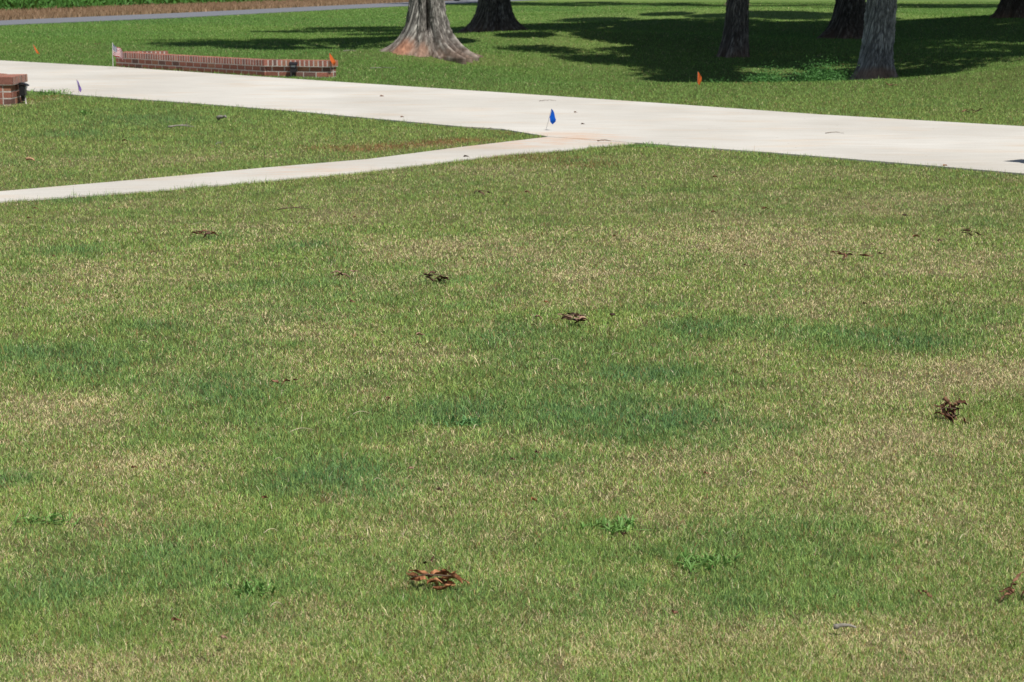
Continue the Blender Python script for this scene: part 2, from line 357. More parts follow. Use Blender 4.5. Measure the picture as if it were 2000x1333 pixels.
# ------------------------------------------------------------------ grass: one object, blades thin out and widen with distance
def make_grass(N=6000000, D0=3.7, D1=125., wide=1.0, name='grass'):
    # sample D with density * width ~ (0.56 D + 3) / D^2
    dd = np.linspace(D0, D1, 4000); pdf = (0.57*dd+3.4)/dd**2*(1+.35*(1-sstep(4.5,8,dd))); cdf = np.cumsum(pdf); cdf /= cdf[-1]
    y = np.interp(RNG.random(N), cdf, dd); x = (RNG.random(N)-.5)*(0.57*y+3.4)
    # clump a little
    nn = fbm(x*9, y*9, 55, 2); keep = RNG.random(N) < np.clip(.35+1.5*(nn-.2), .3, 1); x, y = x[keep], y[keep]
    jx = x+(vnoise(x*14, y*14, 61)-.5)*.13; jy = y+(vnoise(x*14, y*14, 62)-.5)*.13
    bad = inside(DRIVE, jx, jy) | inside(WALK, jx, jy) | inside(DRIVE, x, y-.0) & (vnoise(x*6,y*6,77) < .62) | inside(WALK, x, y) & (vnoise(x*6,y*6,78) < .62) | inside(ROAD, x, y)
    x, y = x[~bad], y[~bad]
    sdd = (x-rx)*(-dv.y)+(y-ry)*dv.x
    k = ~((sdd > 0) & (y > 55)); x, y = x[k], y[k]
    n = len(x); z = height(x, y)
    ed = np.minimum(edist(DRIVE, x, y), edist(WALK, x, y)); edge = np.exp(-(ed/.12)**2)
    t, lush, clay, n3, n4 = lawnmaps(x, y)
    u = RNG.random(n); v = RNG.random(n); q = RNG.random(n)
    t = np.clip(t-.12*np.exp(-(ed/.16)**2), .02, 1)
    istan = u < t*(.80)
    isbrn = (~istan) & (u < t*.80+.065*(1-.8*sstep(20,34,y))+.75*clay)
    lu = np.clip(lush, 0, 1)[:, None]
    vv = v[:, None]
    green = G_YEL*(1-vv)*(1-lu*.75)+G_MID*(vv*(1-lu)+.75*lu*(1-vv))+G_BLU*vv*lu*.95
    green = green+lu*G_BLU*.12
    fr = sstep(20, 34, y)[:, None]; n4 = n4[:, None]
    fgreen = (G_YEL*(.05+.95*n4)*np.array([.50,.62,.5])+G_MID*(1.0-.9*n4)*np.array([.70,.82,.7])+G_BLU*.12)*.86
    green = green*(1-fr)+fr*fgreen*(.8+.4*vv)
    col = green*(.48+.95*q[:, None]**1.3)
    col[istan] = (C_TAN*(.62+.55*q[:, None]))[istan]
    col[isbrn] = (C_BRN*(.6+.8*q[:, None])*(1-clay[:, None])+C_CLAY*clay[:, None])[isbrn]
    # a few blades of bright bleached straw
    s = RNG.random(n) < .010*(1-sstep(12, 22, y)); col[s] = np.array([.85,.74,.52])
    L = (.0145+.0155*RNG.random(n))*(1+.45*lu[:, 0]*RNG.random(n))*(1+.028*(y-5).clip(0, 45))
    L *= (1+.95*edge*RNG.random(n)*vnoise(x*5, y*5, 83))*(1-.25*t)
    tall = RNG.random(n) < .008; L[tall] *= 1.9; L[istan] *= .88
    W = (.0011+.0012*RNG.random(n)**1.6)*(y/5.0).clip(.8, 20)**.84
    W[istan] *= 1.1
    a = RNG.random(n)*2*math.pi                        # lean azimuth
    lean = .15+.75*RNG.random(n)**1.2; lean[istan] = lean[istan]*1.15+.15
    b = RNG.random(n)*2*math.pi                        # width direction: towards a random side
    dx, dy = np.cos(a), np.sin(a); wx, wy = np.cos(b), np.sin(b)
    near = y < 13
    z = z-.003
    V = []; Fs = []; Cs = []; off = 0
    for sel, seg in ((near, 2), (~near, 1)):
        xx, yy, zz, l, ww, le = x[sel], y[sel], z[sel], L[sel], W[sel], lean[sel]; m = len(xx)
        ddx, ddy, wwx, wwy = dx[sel], dy[sel], wx[sel], wy[sel]; cc = col[sel]
        sn, cs = np.sin(le), np.cos(le); sn2, cs2 = np.sin(le*1.75), np.cos(np.minimum(le*1.75, 1.9))
        base = np.stack([xx, yy, zz], 1); wv = np.stack([wwx, wwy, np.zeros(m)], 1)*(ww/2)[:, None]
        mid = base+np.stack([ddx*sn*.6, ddy*sn*.6, cs*.6], 1)*(l*.9)[:, None]
        tip = mid+np.stack([ddx*sn2*.5, ddy*sn2*.5, cs2*.5], 1)*(l*.9)[:, None]
        if seg == 2:
            P = np.stack([base-wv, base+wv, mid-wv*.85, mid+wv*.85, tip], 1).reshape(-1, 3)
            i0 = off+np.arange(m)*5
            Fs.append(np.stack([i0, i0+1, i0+3, i0+2], 1)); Fs.append(np.stack([i0+2, i0+3, i0+4], 1))
            Cs.append(np.repeat(cc, 5, 0)); V.append(P); off += 5*m
        else:
            P = np.stack([base-wv, base+wv, tip], 1).reshape(-1, 3); i0 = off+np.arange(m)*3
            Fs.append(np.stack([i0, i0+1, i0+2], 1)); Cs.append(np.repeat(cc, 3, 0)); V.append(P); off += 3*m
    me = npmesh(name, np.concatenate(V), Fs, np.concatenate(Cs))
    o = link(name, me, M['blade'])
    tag(o, 'short mown lawn grass, green with dry tan patches, on both sides of the concrete drive', 'grass', kind='stuff')
    print('blades', n)
make_grass()

# dry tall grass on the far road verge + leafy field behind it
def scatter_blades(name, n, xy, L, Wd, c0, c1, m, label, cat, flat=False):
    x, y = xy; n = len(x); z = height(x, y)
    a = RNG.random(n)*6.283; le = RNG.random(n)*(.6 if not flat else 1.3)
    l = L*(.5+.7*RNG.random(n)); base = np.stack([x, y, z+(RNG.random(n)*L*1.3 if flat else 0)], 1)
    wv = np.stack([np.cos(a), np.sin(a), RNG.random(n)*.5], 1)*(Wd*(.5+RNG.random(n))/2)[:, None]
    b = RNG.random(n)*6.283; d = np.stack([np.cos(b)*np.sin(le), np.sin(b)*np.sin(le), np.cos(le)], 1)*l[:, None]
    if flat: P = np.stack([base-wv*.2, base+d*.5-wv, base+d, base+d*.5+wv], 1).reshape(-1, 3); i = np.arange(n)*4; F = np.stack([i, i+1, i+2, i+3], 1); k = 4
    else: P = np.stack([base-wv, base+wv, base+d], 1).reshape(-1, 3); i = np.arange(n)*3; F = np.stack([i, i+1, i+2], 1); k = 3
    q = RNG.random(n)[:, None]; q = q*.6+.4*fbm(x*.5, y*.5, 5)[:, None]; cc = np.array(c0)*(1-q)+np.array(c1)*q
    tag(link(name, npmesh(name, P, F, np.repeat(cc, k, 0)), m), label, cat, kind='stuff')
def verge(n, s0, s1, a0, a1):
    s = s0+(s1-s0)*RNG.random(n); t = a0+(a1-a0)*RNG.random(n)**1.4
    return rx+dv.x*t-dv.y*s, ry+dv.y*t+dv.x*s
x, y = verge(60000, .3, 8.5, -32, 75)
scatter_blades('dry_grass', 0, (x, y), .22, .05, (.44,.29,.18), (.27,.19,.11), M['blade'], 'tall dry tan grass along the far side of the asphalt road', 'grass')
x, y = verge(170000, 6, 45, -50, 90); e = fbm(x*.25, y*.25, 8)*3
k = ((x-rx)*(-dv.y)+(y-ry)*dv.x) > 6.0+e*.7; x, y = x[k], y[k]
scatter_blades('crop_field', 0, (x, y), .42, .13, (.045,.14,.025), (.11,.27,.05), M['blade'], 'leafy green field beyond the dry grass at the far road', 'field', flat=True)

# ------------------------------------------------------------------ trees
def trunk_mesh(name, R0, lobes, lean=(0,0), H=5.5, stains=(), seed=0, seg=220, top=.72, folds=(), base_col=(.20,.175,.15)):
    zs = np.concatenate([np.linspace(-.5, 1.8, 116), np.linspace(1.9, H, 30)]); th = np.linspace(0, 2*math.pi, seg, endpoint=False)
    T, Z = np.meshgrid(th, zs); zz = np.clip(Z, 0, None)
    r = R0*(1-(1-top)*zz/H)+R0*.10*np.exp(-zz/.25)
    root = np.zeros_like(r)
    for ang, A, Hk, wk in lobes:
        d = (T-R(ang)+math.pi) % (2*math.pi)-math.pi
        r = r+A*np.exp(-np.clip(Z, -.06, None)/Hk)*np.exp(-(d/(wk*(1+zz*.9)))**2)
        root += np.exp(-zz/Hk)*np.exp(-(d/wk)**2)*A
    for ang, A, z0, z1, wk in folds:
        d = (T-R(ang)+math.pi) % (2*math.pi)-math.pi
        r = r-A*np.exp(-(d/wk)**2)*sstep(z0-.15, z0+.1, Z)*(1-sstep(z1, z1+.4, Z))
    cx, sx = np.cos(T), np.sin(T)
    # bark: broken vertical ridges, periodic in theta by sampling on a cylinder
    def cyl(f, g, s): return fbm(cx*f+3*sx*f*.3+20, Z*g+sx*f+11, s, 4)
    rid = np.abs(cyl(16*R0/.35, 7, seed+1)-.5)*2; rid2 = np.abs(cyl(34*R0/.35, 16, seed+4)-.5)*2; lump = cyl(4, 1.6, seed+9)-.5
    r = r+R0*.16*lump+.050*(rid-.3)*np.clip(R0/.35, .5, 1)+.022*(rid2-.3)
    Xp = r*cx+lean[0]*Z; Yp = r*sx+lean[1]*Z
    P = np.stack([Xp, Yp, Z], -1).reshape(-1, 3)
    base = np.array(base_col)
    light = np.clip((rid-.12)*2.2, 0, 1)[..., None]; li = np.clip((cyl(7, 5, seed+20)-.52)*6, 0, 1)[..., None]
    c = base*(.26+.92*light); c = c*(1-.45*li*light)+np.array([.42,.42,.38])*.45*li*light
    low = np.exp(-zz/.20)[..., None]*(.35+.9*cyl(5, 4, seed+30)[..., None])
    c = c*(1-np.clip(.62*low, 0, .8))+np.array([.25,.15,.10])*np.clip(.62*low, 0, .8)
    for ang, z0, ra, rz_, colr in stains:
        d = (T-R(ang)+math.pi) % (2*math.pi)-math.pi
        f = np.exp(-((d/ra)**2+((Z-z0)/rz_)**2)**2)[..., None]*np.clip(.5+1.4*cyl(9, 9, seed+50), 0, 1)[..., None]; c = c*(1-f)+np.array(colr)*f
    nz = len(zs); idx = np.arange(nz*seg).reshape(nz, seg); n2 = np.roll(idx, -1, 1)
    F = np.stack([idx[:-1], n2[:-1], n2[1:], idx[1:]], -1).reshape(-1, 4)
    return npmesh(name, P, F, c.reshape(-1, 3))
def crown_mesh(name, cen, rad, n, seed, size=.17, k=34):
    rg = np.random.default_rng(seed)
    ph = rg.random(k)*6.283; cz = rg.random(k)*1.7-.7; rr = np.sqrt(np.clip(1-(cz*.75)**2, .1, 1))*rg.random(k)**.45
    C = np.stack([np.cos(ph)*rr*rad[0], np.sin(ph)*rr*rad[1], cz*rad[2]], 1); cr = .12+.15*rg.random(k)
    w_ = rg.integers(0, k, n); d = rg.normal(size=(n, 3)); d /= np.linalg.norm(d, axis=1)[:, None]
    P0 = C[w_]+d*(rg.random(n)**.5*cr[w_])[:, None]*np.array(rad)+np.array(cen)
    a = rg.normal(size=(n, 3)); a /= np.linalg.norm(a, axis=1)[:, None]; b = np.cross(a, rg.normal(size=(n, 3))); b /= np.linalg.norm(b, axis=1)[:, None]
    s = (size*(.6+.8*rg.random(n)))[:, None]
    P = np.stack([P0-a*s, P0-b*s*.45, P0+a*s, P0+b*s*.45], 1).reshape(-1, 3); i = np.arange(n)*4
    return npmesh(name, P, np.stack([i, i+1, i+2, i+3], 1)), C+np.array(cen)
def tree(px, py, R0, lobes, label, crown=(0,0,8.5), crad=(4.5,4.5,2.8), n=11000, seed=0, loc=None, k=34, size=.17, **kw):
    p = at(px, py) if loc is None else Vector((loc[0], loc[1], float(height(loc[0], loc[1]))))
    e = empty('tree', p); tag(e, label, 'tree', 'oak trees on the lawn')
    lean = kw.get('lean', (0,0)); H = kw.get('H', 5.5)
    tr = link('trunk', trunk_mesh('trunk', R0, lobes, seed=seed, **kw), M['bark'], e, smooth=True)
    me, C = crown_mesh('crown', crown, crad, n, seed+100, size=size, k=k)
    link('crown', me, M['treeleaf'], e)
    rnd = random.Random(seed); b = MB(); topp = Vector((lean[0]*H, lean[1]*H, H-.25))
    for q in C[::3]:
        q = Vector(q); mid = topp.lerp(q, .45)+Vector((rnd.uniform(-.3,.3), rnd.uniform(-.3,.3), .5))
        b.tube([topp, topp.lerp(mid, .5)+Vector((0,0,.15)), mid, q], [R0*.42, R0*.3, R0*.2, .03], 7, (.12,.105,.09))
    lm = b.build('limb', M['bark'], e, cols=True, smooth=True)
    return e
DARK = (.13,.12,.11)
tree(833, 104, .345, [(182,.62,.22,.22),(205,.35,.30,.35),(-100,.22,.25,.3),(-130,.30,.30,.28),(-62,.30,.32,.20),(-4,.40,.36,.16),(-22,.66,.38,.10),(-38,.66,.28,.10),(-53,.62,.22,.09),(10,.55,.22,.15),(60,.4,.3,.4),(120,.4,.3,.4)],
     'grey oak with flaring roots and a red clay patch at its base behind the drive', crown=(-.1,1.2,9.0), crad=(3.6,5.2,2.4), n=14000, seed=3,
     folds=[(-82,.30,.45,5,.15),(-68,.10,.05,.45,.10),(-45,.05,.3,1.5,.08),(-118,.05,.2,2,.1)], stains=[(-136,.10,.36,.20,(.38,.19,.12)),(-97,.06,.22,.16,(.29,.18,.13))], base_col=(.36,.34,.31))
tree(966, 63, .41, [(185,.55,.3,.3),(215,.3,.4,.3),(-95,.22,.35,.3),(-60,.25,.4,.2),(-35,.45,.35,.18),(-5,.62,.28,.22),(60,.4,.3,.4),(120,.4,.3,.4)],
     'dark oak trunk with wide flared base, second trunk from the brick wall', crown=(3.2,-1.0,10.5), crad=(6.4,5.6,2.6), n=17000, seed=17, size=.22, base_col=(.2,.18,.16), folds=[(-75,.08,.1,5,.12)])
tree(1437, 111, .25, [(188,.16,.35,.4),(-120,.14,.3,.4),(-40,.06,.25,.5),(90,.1,.3,.5)],
     'slim oak trunk with brown flared foot standing in the shaded hollow', crown=(1.2,.6,8.5), crad=(4.9,5.2,2.6), n=17000, seed=29, k=26, base_col=(.27,.24,.215), lean=(.015,0))
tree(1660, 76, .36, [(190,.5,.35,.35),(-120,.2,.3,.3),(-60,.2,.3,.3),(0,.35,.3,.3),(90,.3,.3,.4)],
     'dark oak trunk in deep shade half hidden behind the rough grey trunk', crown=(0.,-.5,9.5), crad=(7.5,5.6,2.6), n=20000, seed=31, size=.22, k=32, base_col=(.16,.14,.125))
tree(1708, 153, .30, [(195,.16,.22,.5),(-110,.08,.2,.4),(-20,.16,.22,.35),(80,.1,.3,.5)],
     'rough pale grey oak trunk at the edge of the hollow, nearest to the drive', crown=(2.4,3.3,8.8), crad=(4.6,4.2,2.2), n=26000, seed=43, k=56, base_col=(.54,.53,.51), lean=(.06,0), stains=[(-90,.08,1.4,.14,(.30,.2,.145))])
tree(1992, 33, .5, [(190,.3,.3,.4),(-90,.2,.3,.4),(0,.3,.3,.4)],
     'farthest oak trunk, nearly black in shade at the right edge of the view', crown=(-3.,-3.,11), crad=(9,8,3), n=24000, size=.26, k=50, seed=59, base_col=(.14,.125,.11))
tree(0, 0, .34, [(180,.3,.3,.4),(-90,.25,.3,.4),(0,.3,.3,.4)], 'oak behind the grass mound right of the grey trunk, outside the view', crown=(-1.6,-.9,8.6), crad=(6.0,5.4,2.6), n=30000, seed=61, k=60, loc=(12.6, 38.5), base_col=(.2,.18,.16))
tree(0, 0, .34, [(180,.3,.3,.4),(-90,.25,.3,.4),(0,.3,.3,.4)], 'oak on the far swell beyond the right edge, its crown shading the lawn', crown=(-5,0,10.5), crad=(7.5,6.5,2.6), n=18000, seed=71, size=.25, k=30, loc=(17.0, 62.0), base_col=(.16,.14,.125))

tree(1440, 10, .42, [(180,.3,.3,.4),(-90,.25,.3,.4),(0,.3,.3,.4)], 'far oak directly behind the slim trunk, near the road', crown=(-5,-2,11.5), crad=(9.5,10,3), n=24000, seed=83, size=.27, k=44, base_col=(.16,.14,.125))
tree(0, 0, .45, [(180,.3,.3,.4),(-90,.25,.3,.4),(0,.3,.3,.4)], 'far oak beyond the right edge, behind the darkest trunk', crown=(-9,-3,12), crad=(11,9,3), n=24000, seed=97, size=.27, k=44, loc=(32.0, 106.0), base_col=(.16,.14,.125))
tree(0, 0, .36, [(180,.3,.3,.4),(-90,.25,.3,.4),(0,.3,.3,.4)], 'oak in the line beyond the right edge, between mound and far swell', crown=(-2.2,0,9.5), crad=(6.2,4.6,2.6), n=26000, seed=113, size=.2, k=54, loc=(14.2, 47.5), base_col=(.2,.18,.16))
# ------------------------------------------------------------------ brick walls
def brickcol():
    q = random.random()
    if q < .5: c = Vector((.37,.15,.105))
    elif q < .78: c = Vector((.29,.12,.085))
    elif q < .9: c = Vector((.20,.11,.09))
    else: c = Vector((.40,.19,.12))
    return tuple(c*random.uniform(.8, 1.2))
def wall_seg(body, cap, a, b, th, zb, nc, over, ch=.084, caph=.100, dz=0.):
    a = Vector((a[0], a[1], 0)); b = Vector((b[0], b[1], 0)); L = (b-a).length; u = (b-a)/L; v = Vector((-u.y, u.x, 0)); zz = Vector((0,0,1))
    top = zb+nc*ch; mid = (a+b)/2; g = .0095
    body.box(mid+zz*((zb-.15+top)/2), (u, v, zz), (L/2-.0012, th/2-.0012, (top-zb+.15)/2), mi=1)
    for k in range(-1, nc):
        z = zb+k*ch+ch/2+dz
        for side, off, ln in ((-1, v*(-th/2+.046), L), (1, v*(th/2-.046), L)):
            s = -L/2-(.11 if k % 2 else 0)
            while s < L/2-.02:
                s0, s1 = max(s, -L/2), min(s+.198, L/2)
                if L/2-s1 < .08: s1 = L/2
                if s1-s0 > .03:
                    body.box(mid+off+u*((s0+s1)/2)+zz*z, (u, v, zz), ((s1-s0)/2, .047, ch/2-.0085), brickcol(), 0, .0012)
                s += .216
        for e in (-1, 1):
            s = -th/2+.1
            n = max(1, round((th-.2)/.2)) if th > .35 else 1; wd = (th-.2 if th > .35 else .01)/n
            if th > .35:
                for i in range(n): body.box(mid+u*(e*(L/2-.045))+v*(-th/2+.1+wd*(i+.5))+zz*z, (u, v, zz), (.047, wd/2-.006, ch/2-.006), brickcol(), 0, .001)
    rows = max(1, round(th/.22)); rw = (th+2*over)/rows; n = round((L+2*over)/.077); pw = (L+2*over)/n
    cap.box(mid+zz*(top+caph/2-.002), (u, v, zz), (L/2+over-.0130, th/2+over-.0045, caph/2-.0015), mi=1)
    for r_ in range(rows):
        for i in range(n):
            cap.box(mid+v*(-th/2-over+rw*(r_+.5))+u*(-L/2-over+pw*(i+.5))+zz*(top+caph/2+dz+.002), (u, v, zz), (pw/2-.0112, rw/2-.003, caph/2-.004), tuple(Vector(brickcol())*1.0+Vector((.03,.02,.02))), 0, .0012)
dirD = Vector((farE[0][0]-farE[3][0], farE[0][1]-farE[3][1])).normalized()       # drive direction, away and to the left
P0 = Vector(at0(226, 132)); P1 = Vector(at0(516, 150.5)); P2 = Vector(at0(650, 152.5)); nrm = Vector((dirD.y, -dirD.x))
if nrm.y < 0: nrm = -nrm
e = empty('brick_wall', (P1.x, P1.y, 0)); tag(e, 'low red brick wall with angled ends beside the far edge of the drive', 'wall', 'brick entrance walls')
o3 = Vector((P1.x, P1.y, 0))
def rel(p): return (p[0]-o3.x, p[1]-o3.y)
bd, cp = MB(), MB()
q0 = P0+nrm*.12; q1 = P1+nrm*.12
wall_seg(bd, cp, rel(q0), rel(q1), .22, .0, 2, .012)
r0 = Vector((P1.x+.07, P1.y+.13)); r1 = Vector((P2.x, P2.y+.13))
wall_seg(bd, cp, rel(r0), rel(r1), .22, .0, 2, .035, dz=.004)
wall_seg(bd, cp, rel(P0+Vector((.14,.16))), rel(P0+Vector((.84,.42))), .22, .0, 2, .012, dz=.006)
bd.build('brickwork', [M['brick'], M['mortar']], e, cols=True); cp.build('coping', [M['brick'], M['mortar']], e, cols=True)
C0 = Vector(at0(27, 206)); e = empty('brick_wall', (C0.x, C0.y, 0)); tag(e, 'low red brick wall end at the left edge, near side of the drive', 'wall', 'brick entrance walls')
o3 = Vector((C0.x, C0.y, 0)); bd, cp = MB(), MB()
wall_seg(bd, cp, (-.76, .0), (-.76, .74), 1.46, 0, 3, .035)
q = Vector((-.35, .70)); wall_seg(bd, cp, tuple(q), tuple(q+dirD*5.5), .22, 0, 3, .012, dz=.004)
bd.build('brickwork', [M['brick'], M['mortar']], e, cols=True); cp.build('coping', [M['brick'], M['mortar']], e, cols=True)

# low-voltage wall lamps
def wall_lamp(p, rz, label, cable=False):
    e = empty('wall_lamp', p, rz); tag(e, label, 'lamp', 'black lamps fixed to the brick walls'); e.scale = (1.2, 1.2, 1.2)
    b = MB(); b.box((0,0,.085), X3, (.042,.03,.055)); b.box((0,.005,.015), X3, (.016,.016,.045)); b.build('housing', M['blackplastic'], e)
    h = MB(); h.grid(lambda u, v: ((u-.5)*.11, -.06+.09*v, .165-.03*(1-v)**2+.0*u), 4, 4); h.grid(lambda u, v: ((u-.5)*.11, -.06+.09*v, .158-.03*(1-v)**2), 4, 4)
    h.box((0,.02,.152), X3, (.055,.012,.012)); h.build('hood', M['blackplastic'], e)
    l = MB(); l.box((0,-.034,.112), X3, (.03,.006,.012)); l.build('lens', M['lens'], e)
    if cable:
        c = MB(); c.tube([(.03,.0,.06), (.03,-.015,.0), (-.01,-.03,-.06), (-.04,-.06,-.10)], .008, 8); c.build('cable', M['cable'], e)
lp = Vector(at0(577, 150)); ft = (lp.x-r0.x)/(r1.x-r0.x); wall_lamp((lp.x, r0.y+(r1.y-r0.y)*ft-.11-.075, .045), 0, 'small black lamp against the camera-facing end of the far brick wall')
wall_lamp((C0.x+.05, C0.y+.30, .07), R(90), 'small black lamp with pale cable on the brick wall end at the left edge', True)

# ------------------------------------------------------------------ marker flags
def marker(px, py, hgt, tilt, mats, label, flag=(.10,.13), droop=.9, rz=0, name='marker_flag', base=None):
    p = at(px, py) if base is None else base
    e = empty(name, p, 0); tag(e, label, 'flag', 'marker flags along the drive')
    top = Vector((tilt[0], tilt[1], hgt)); w_ = MB(); w_.tube([(0,0,-.03), tuple(top*.5+Vector((.004,0,0))), tuple(top)], .0022, 6); w_.build('staff', M['wire'], e)
    f = MB(); fw, fl = flag; out = Vector((math.cos(rz), math.sin(rz), 0)); dn = -(top.normalized())
    def fn(u, v):
        s = top+dn*(fw*v); o = out*(fl*u*(1-.55*droop))+Vector((0,0,-1))*(fl*u*droop*.9)
        side = Vector((-out.y, out.x, 0))*(.016*math.sin(u*5+v*2.2))
        return s+o*(1-.25*v*u)+side+out*(.012*math.sin(v*4)*u)
    f.grid(fn, 10, 8); o = f.build('flag', mats, e, smooth=True); return e
marker(1064, 258, .24, (.07,.0), M['blueflag'], 'blue marker flag on thin wire at the corner where path meets drive', (.09,.12), .95, -.5)
marker(155, 186, .21, (-.03,.0), M['purpleflag'], 'purple marker flag at the grass edge near the left brick wall end', (.11,.11), .9, -.2)
marker(1361, 168, .21, (.01,0), M['orangeflag'], 'orange marker flag in the lawn before the shaded hollow', (.15,.10), .8, -.2)
marker(71, 107, .22, (-.07,0), M['orangeflag'], 'small orange marker flag alone on the far left lawn', (.12,.24), .85, 0)
marker(641, 150, .40, (-.03,0), M['orangeflag'], 'orange marker flag drooping over the right end of the far brick wall', (.11,.18), .8, -.1, base=Vector((r1.x-.02, r1.y-.17, 0)))

def american_flag():
    p = at(221, 136); e = empty('american_flag', p); tag(e, 'small stars and stripes flag on a stick at the brick wall', 'flag')
    s = MB(); s.tube([(0,0,-.05), (0,0,.24), (.005,0,.46)], .006, 8); s.build('stick', mat('white_stick', (.6,.58,.55), .6, .1, 30), e)
    fh, fl = .19, .29
    def fn(u, v, off=0):
        g = u*fl; return (.006+g*.62, -.03*math.sin(u*7)*u+off-.03*u, .455-fh*v*(1-.15*u)-g*.50-.02*math.sin(u*6+v))
    f = MB(); f.grid(fn, 20, 13, mifn=lambda i, j: 2 if (i < 8 and j < 7) else (0 if j % 2 == 0 else 1)); fo = f.build('flag', [M['flagred'], M['flagwhite'], M['flagblue']], e, smooth=True)
    st = MB()
    for r_ in range(9):
        for c_ in range(6 if r_ % 2 == 0 else 5):
            u = (.035+.068*c_+(.034 if r_ % 2 else 0))*.93; v = (r_+1)/10*7/13
            for off in (-.0015, .0015):
                cen = Vector(fn(u, v, off)); n0 = len(st.v); st.v.append(cen); st.c.append((1,1,1))
                for k in range(10):
                    an = math.pi/2+k*math.pi/5; rr = .0065 if k % 2 == 0 else .0027; st.v.append(cen+Vector((rr*math.cos(an), 0, rr*math.sin(an)))); st.c.append((1,1,1))
                for k in range(10): st.f.append([n0, n0+1+k, n0+1+(k+1) % 10]); st.mi.append(0)
    st.build('stars', M['flagwhite'], fo)
american_flag()

# ------------------------------------------------------------------ dry leaves
def leaf_mb(b, base, yaw, L, Wd, curl, arch, pitch=0, roll=0, lobed=True):
    Mx = Matrix.Rotation(yaw, 3, 'Z') @ Matrix.Rotation(-pitch, 3, 'Y') @ Matrix.Rotation(roll, 3, 'X'); nu, nv = 12, 6; ph = random.uniform(0, 6)
    def fn(u, v):
        s = math.sin(math.pi*min(1, u*1.02))**.7*(1+(.22*math.sin(u*19+ph) if lobed else 0)); a = (v-.5)*2*curl
        half = Wd*.5*s; rr = half/max(curl, .05)
        y_ = rr*math.sin(a); z_ = rr*(1-math.cos(a)); th = arch*u
        x_ = L/max(abs(arch), .05)*math.sin(th) if abs(arch) > .05 else L*u; z2 = L/arch*(1-math.cos(th)) if abs(arch) > .05 else 0
        return Vector(base)+Mx @ Vector((x_-L*.4, y_+.004*math.sin(u*9+ph), z_-z2*1.0+.003*math.sin(v*7+u*5)))
    b.grid(fn, nu, nv)
def leafpile(px, py, wpx, label, m='dryleaf', n=None, name='leaf_cluster', hgt=1.0, twig=False, seed=None):
    """a clump of curled dead leaves lying on the turf, wpx wide in the photo"""
    p = at(px, py); Wm = wpx/pxm(p); random.seed(seed if seed is not None else int(px*7+py))
    g = .033 if not (inside(DRIVE, np.array([p.x]), np.array([p.y]))[0]) else .012
    if n is None: n = 1 if Wm < .03 else max(3, int(Wm/.013))
    if n == 1:
        b = MB(); leaf_mb(b, (0,0,0), random.uniform(-.5,.5), Wm*1.0, Wm*.6, 1.1, .8, .3, random.uniform(-.4,.4)); o = b.build('dry_leaf', M[m], None, (p.x, p.y, p.z+g+.012), smooth=True)
        tag(o, label, 'leaf', 'dead leaves lying on the lawn'); return
    e = empty(name, (p.x, p.y, p.z+g)); tag(e, label, 'leaves', 'clusters of dead leaves on the lawn')
    for i in range(n):
        b = MB(); t = (i+.5)/n-.5; L = min(.075, Wm*.66)*random.uniform(.65, 1.15)
        leaf_mb(b, (t*Wm*.78+random.uniform(-.01,.01), random.uniform(-.03,.03), random.uniform(0, .022)*hgt), random.uniform(-1.2,1.2)+(math.pi if random.random() < .5 else 0), L, L*random.uniform(.20,.38)*(1.6 if hgt > 1 else 1), random.uniform(1.2,2.8), random.uniform(-1.5,2.6), random.uniform(-.1,.6)*hgt, random.uniform(-1.4,1.4))
        b.build('leaf', M[m] if random.random() < .8 else M['darkleaf' if m != 'orangeleaf' else 'orangeleaf'], e, smooth=True)
    if twig or Wm > .1:
        b = MB(); pts = [(-Wm*.5, random.uniform(-.02,.02), .008), (-Wm*.15, 0, .02), (Wm*.2, random.uniform(-.02,.02), .016), (Wm*.52, random.uniform(-.02,.03), .012)]
        b.tube(pts, [.0012,.0022,.0022,.001], 6); b.build('twig', M['brownwood'], e, smooth=True)
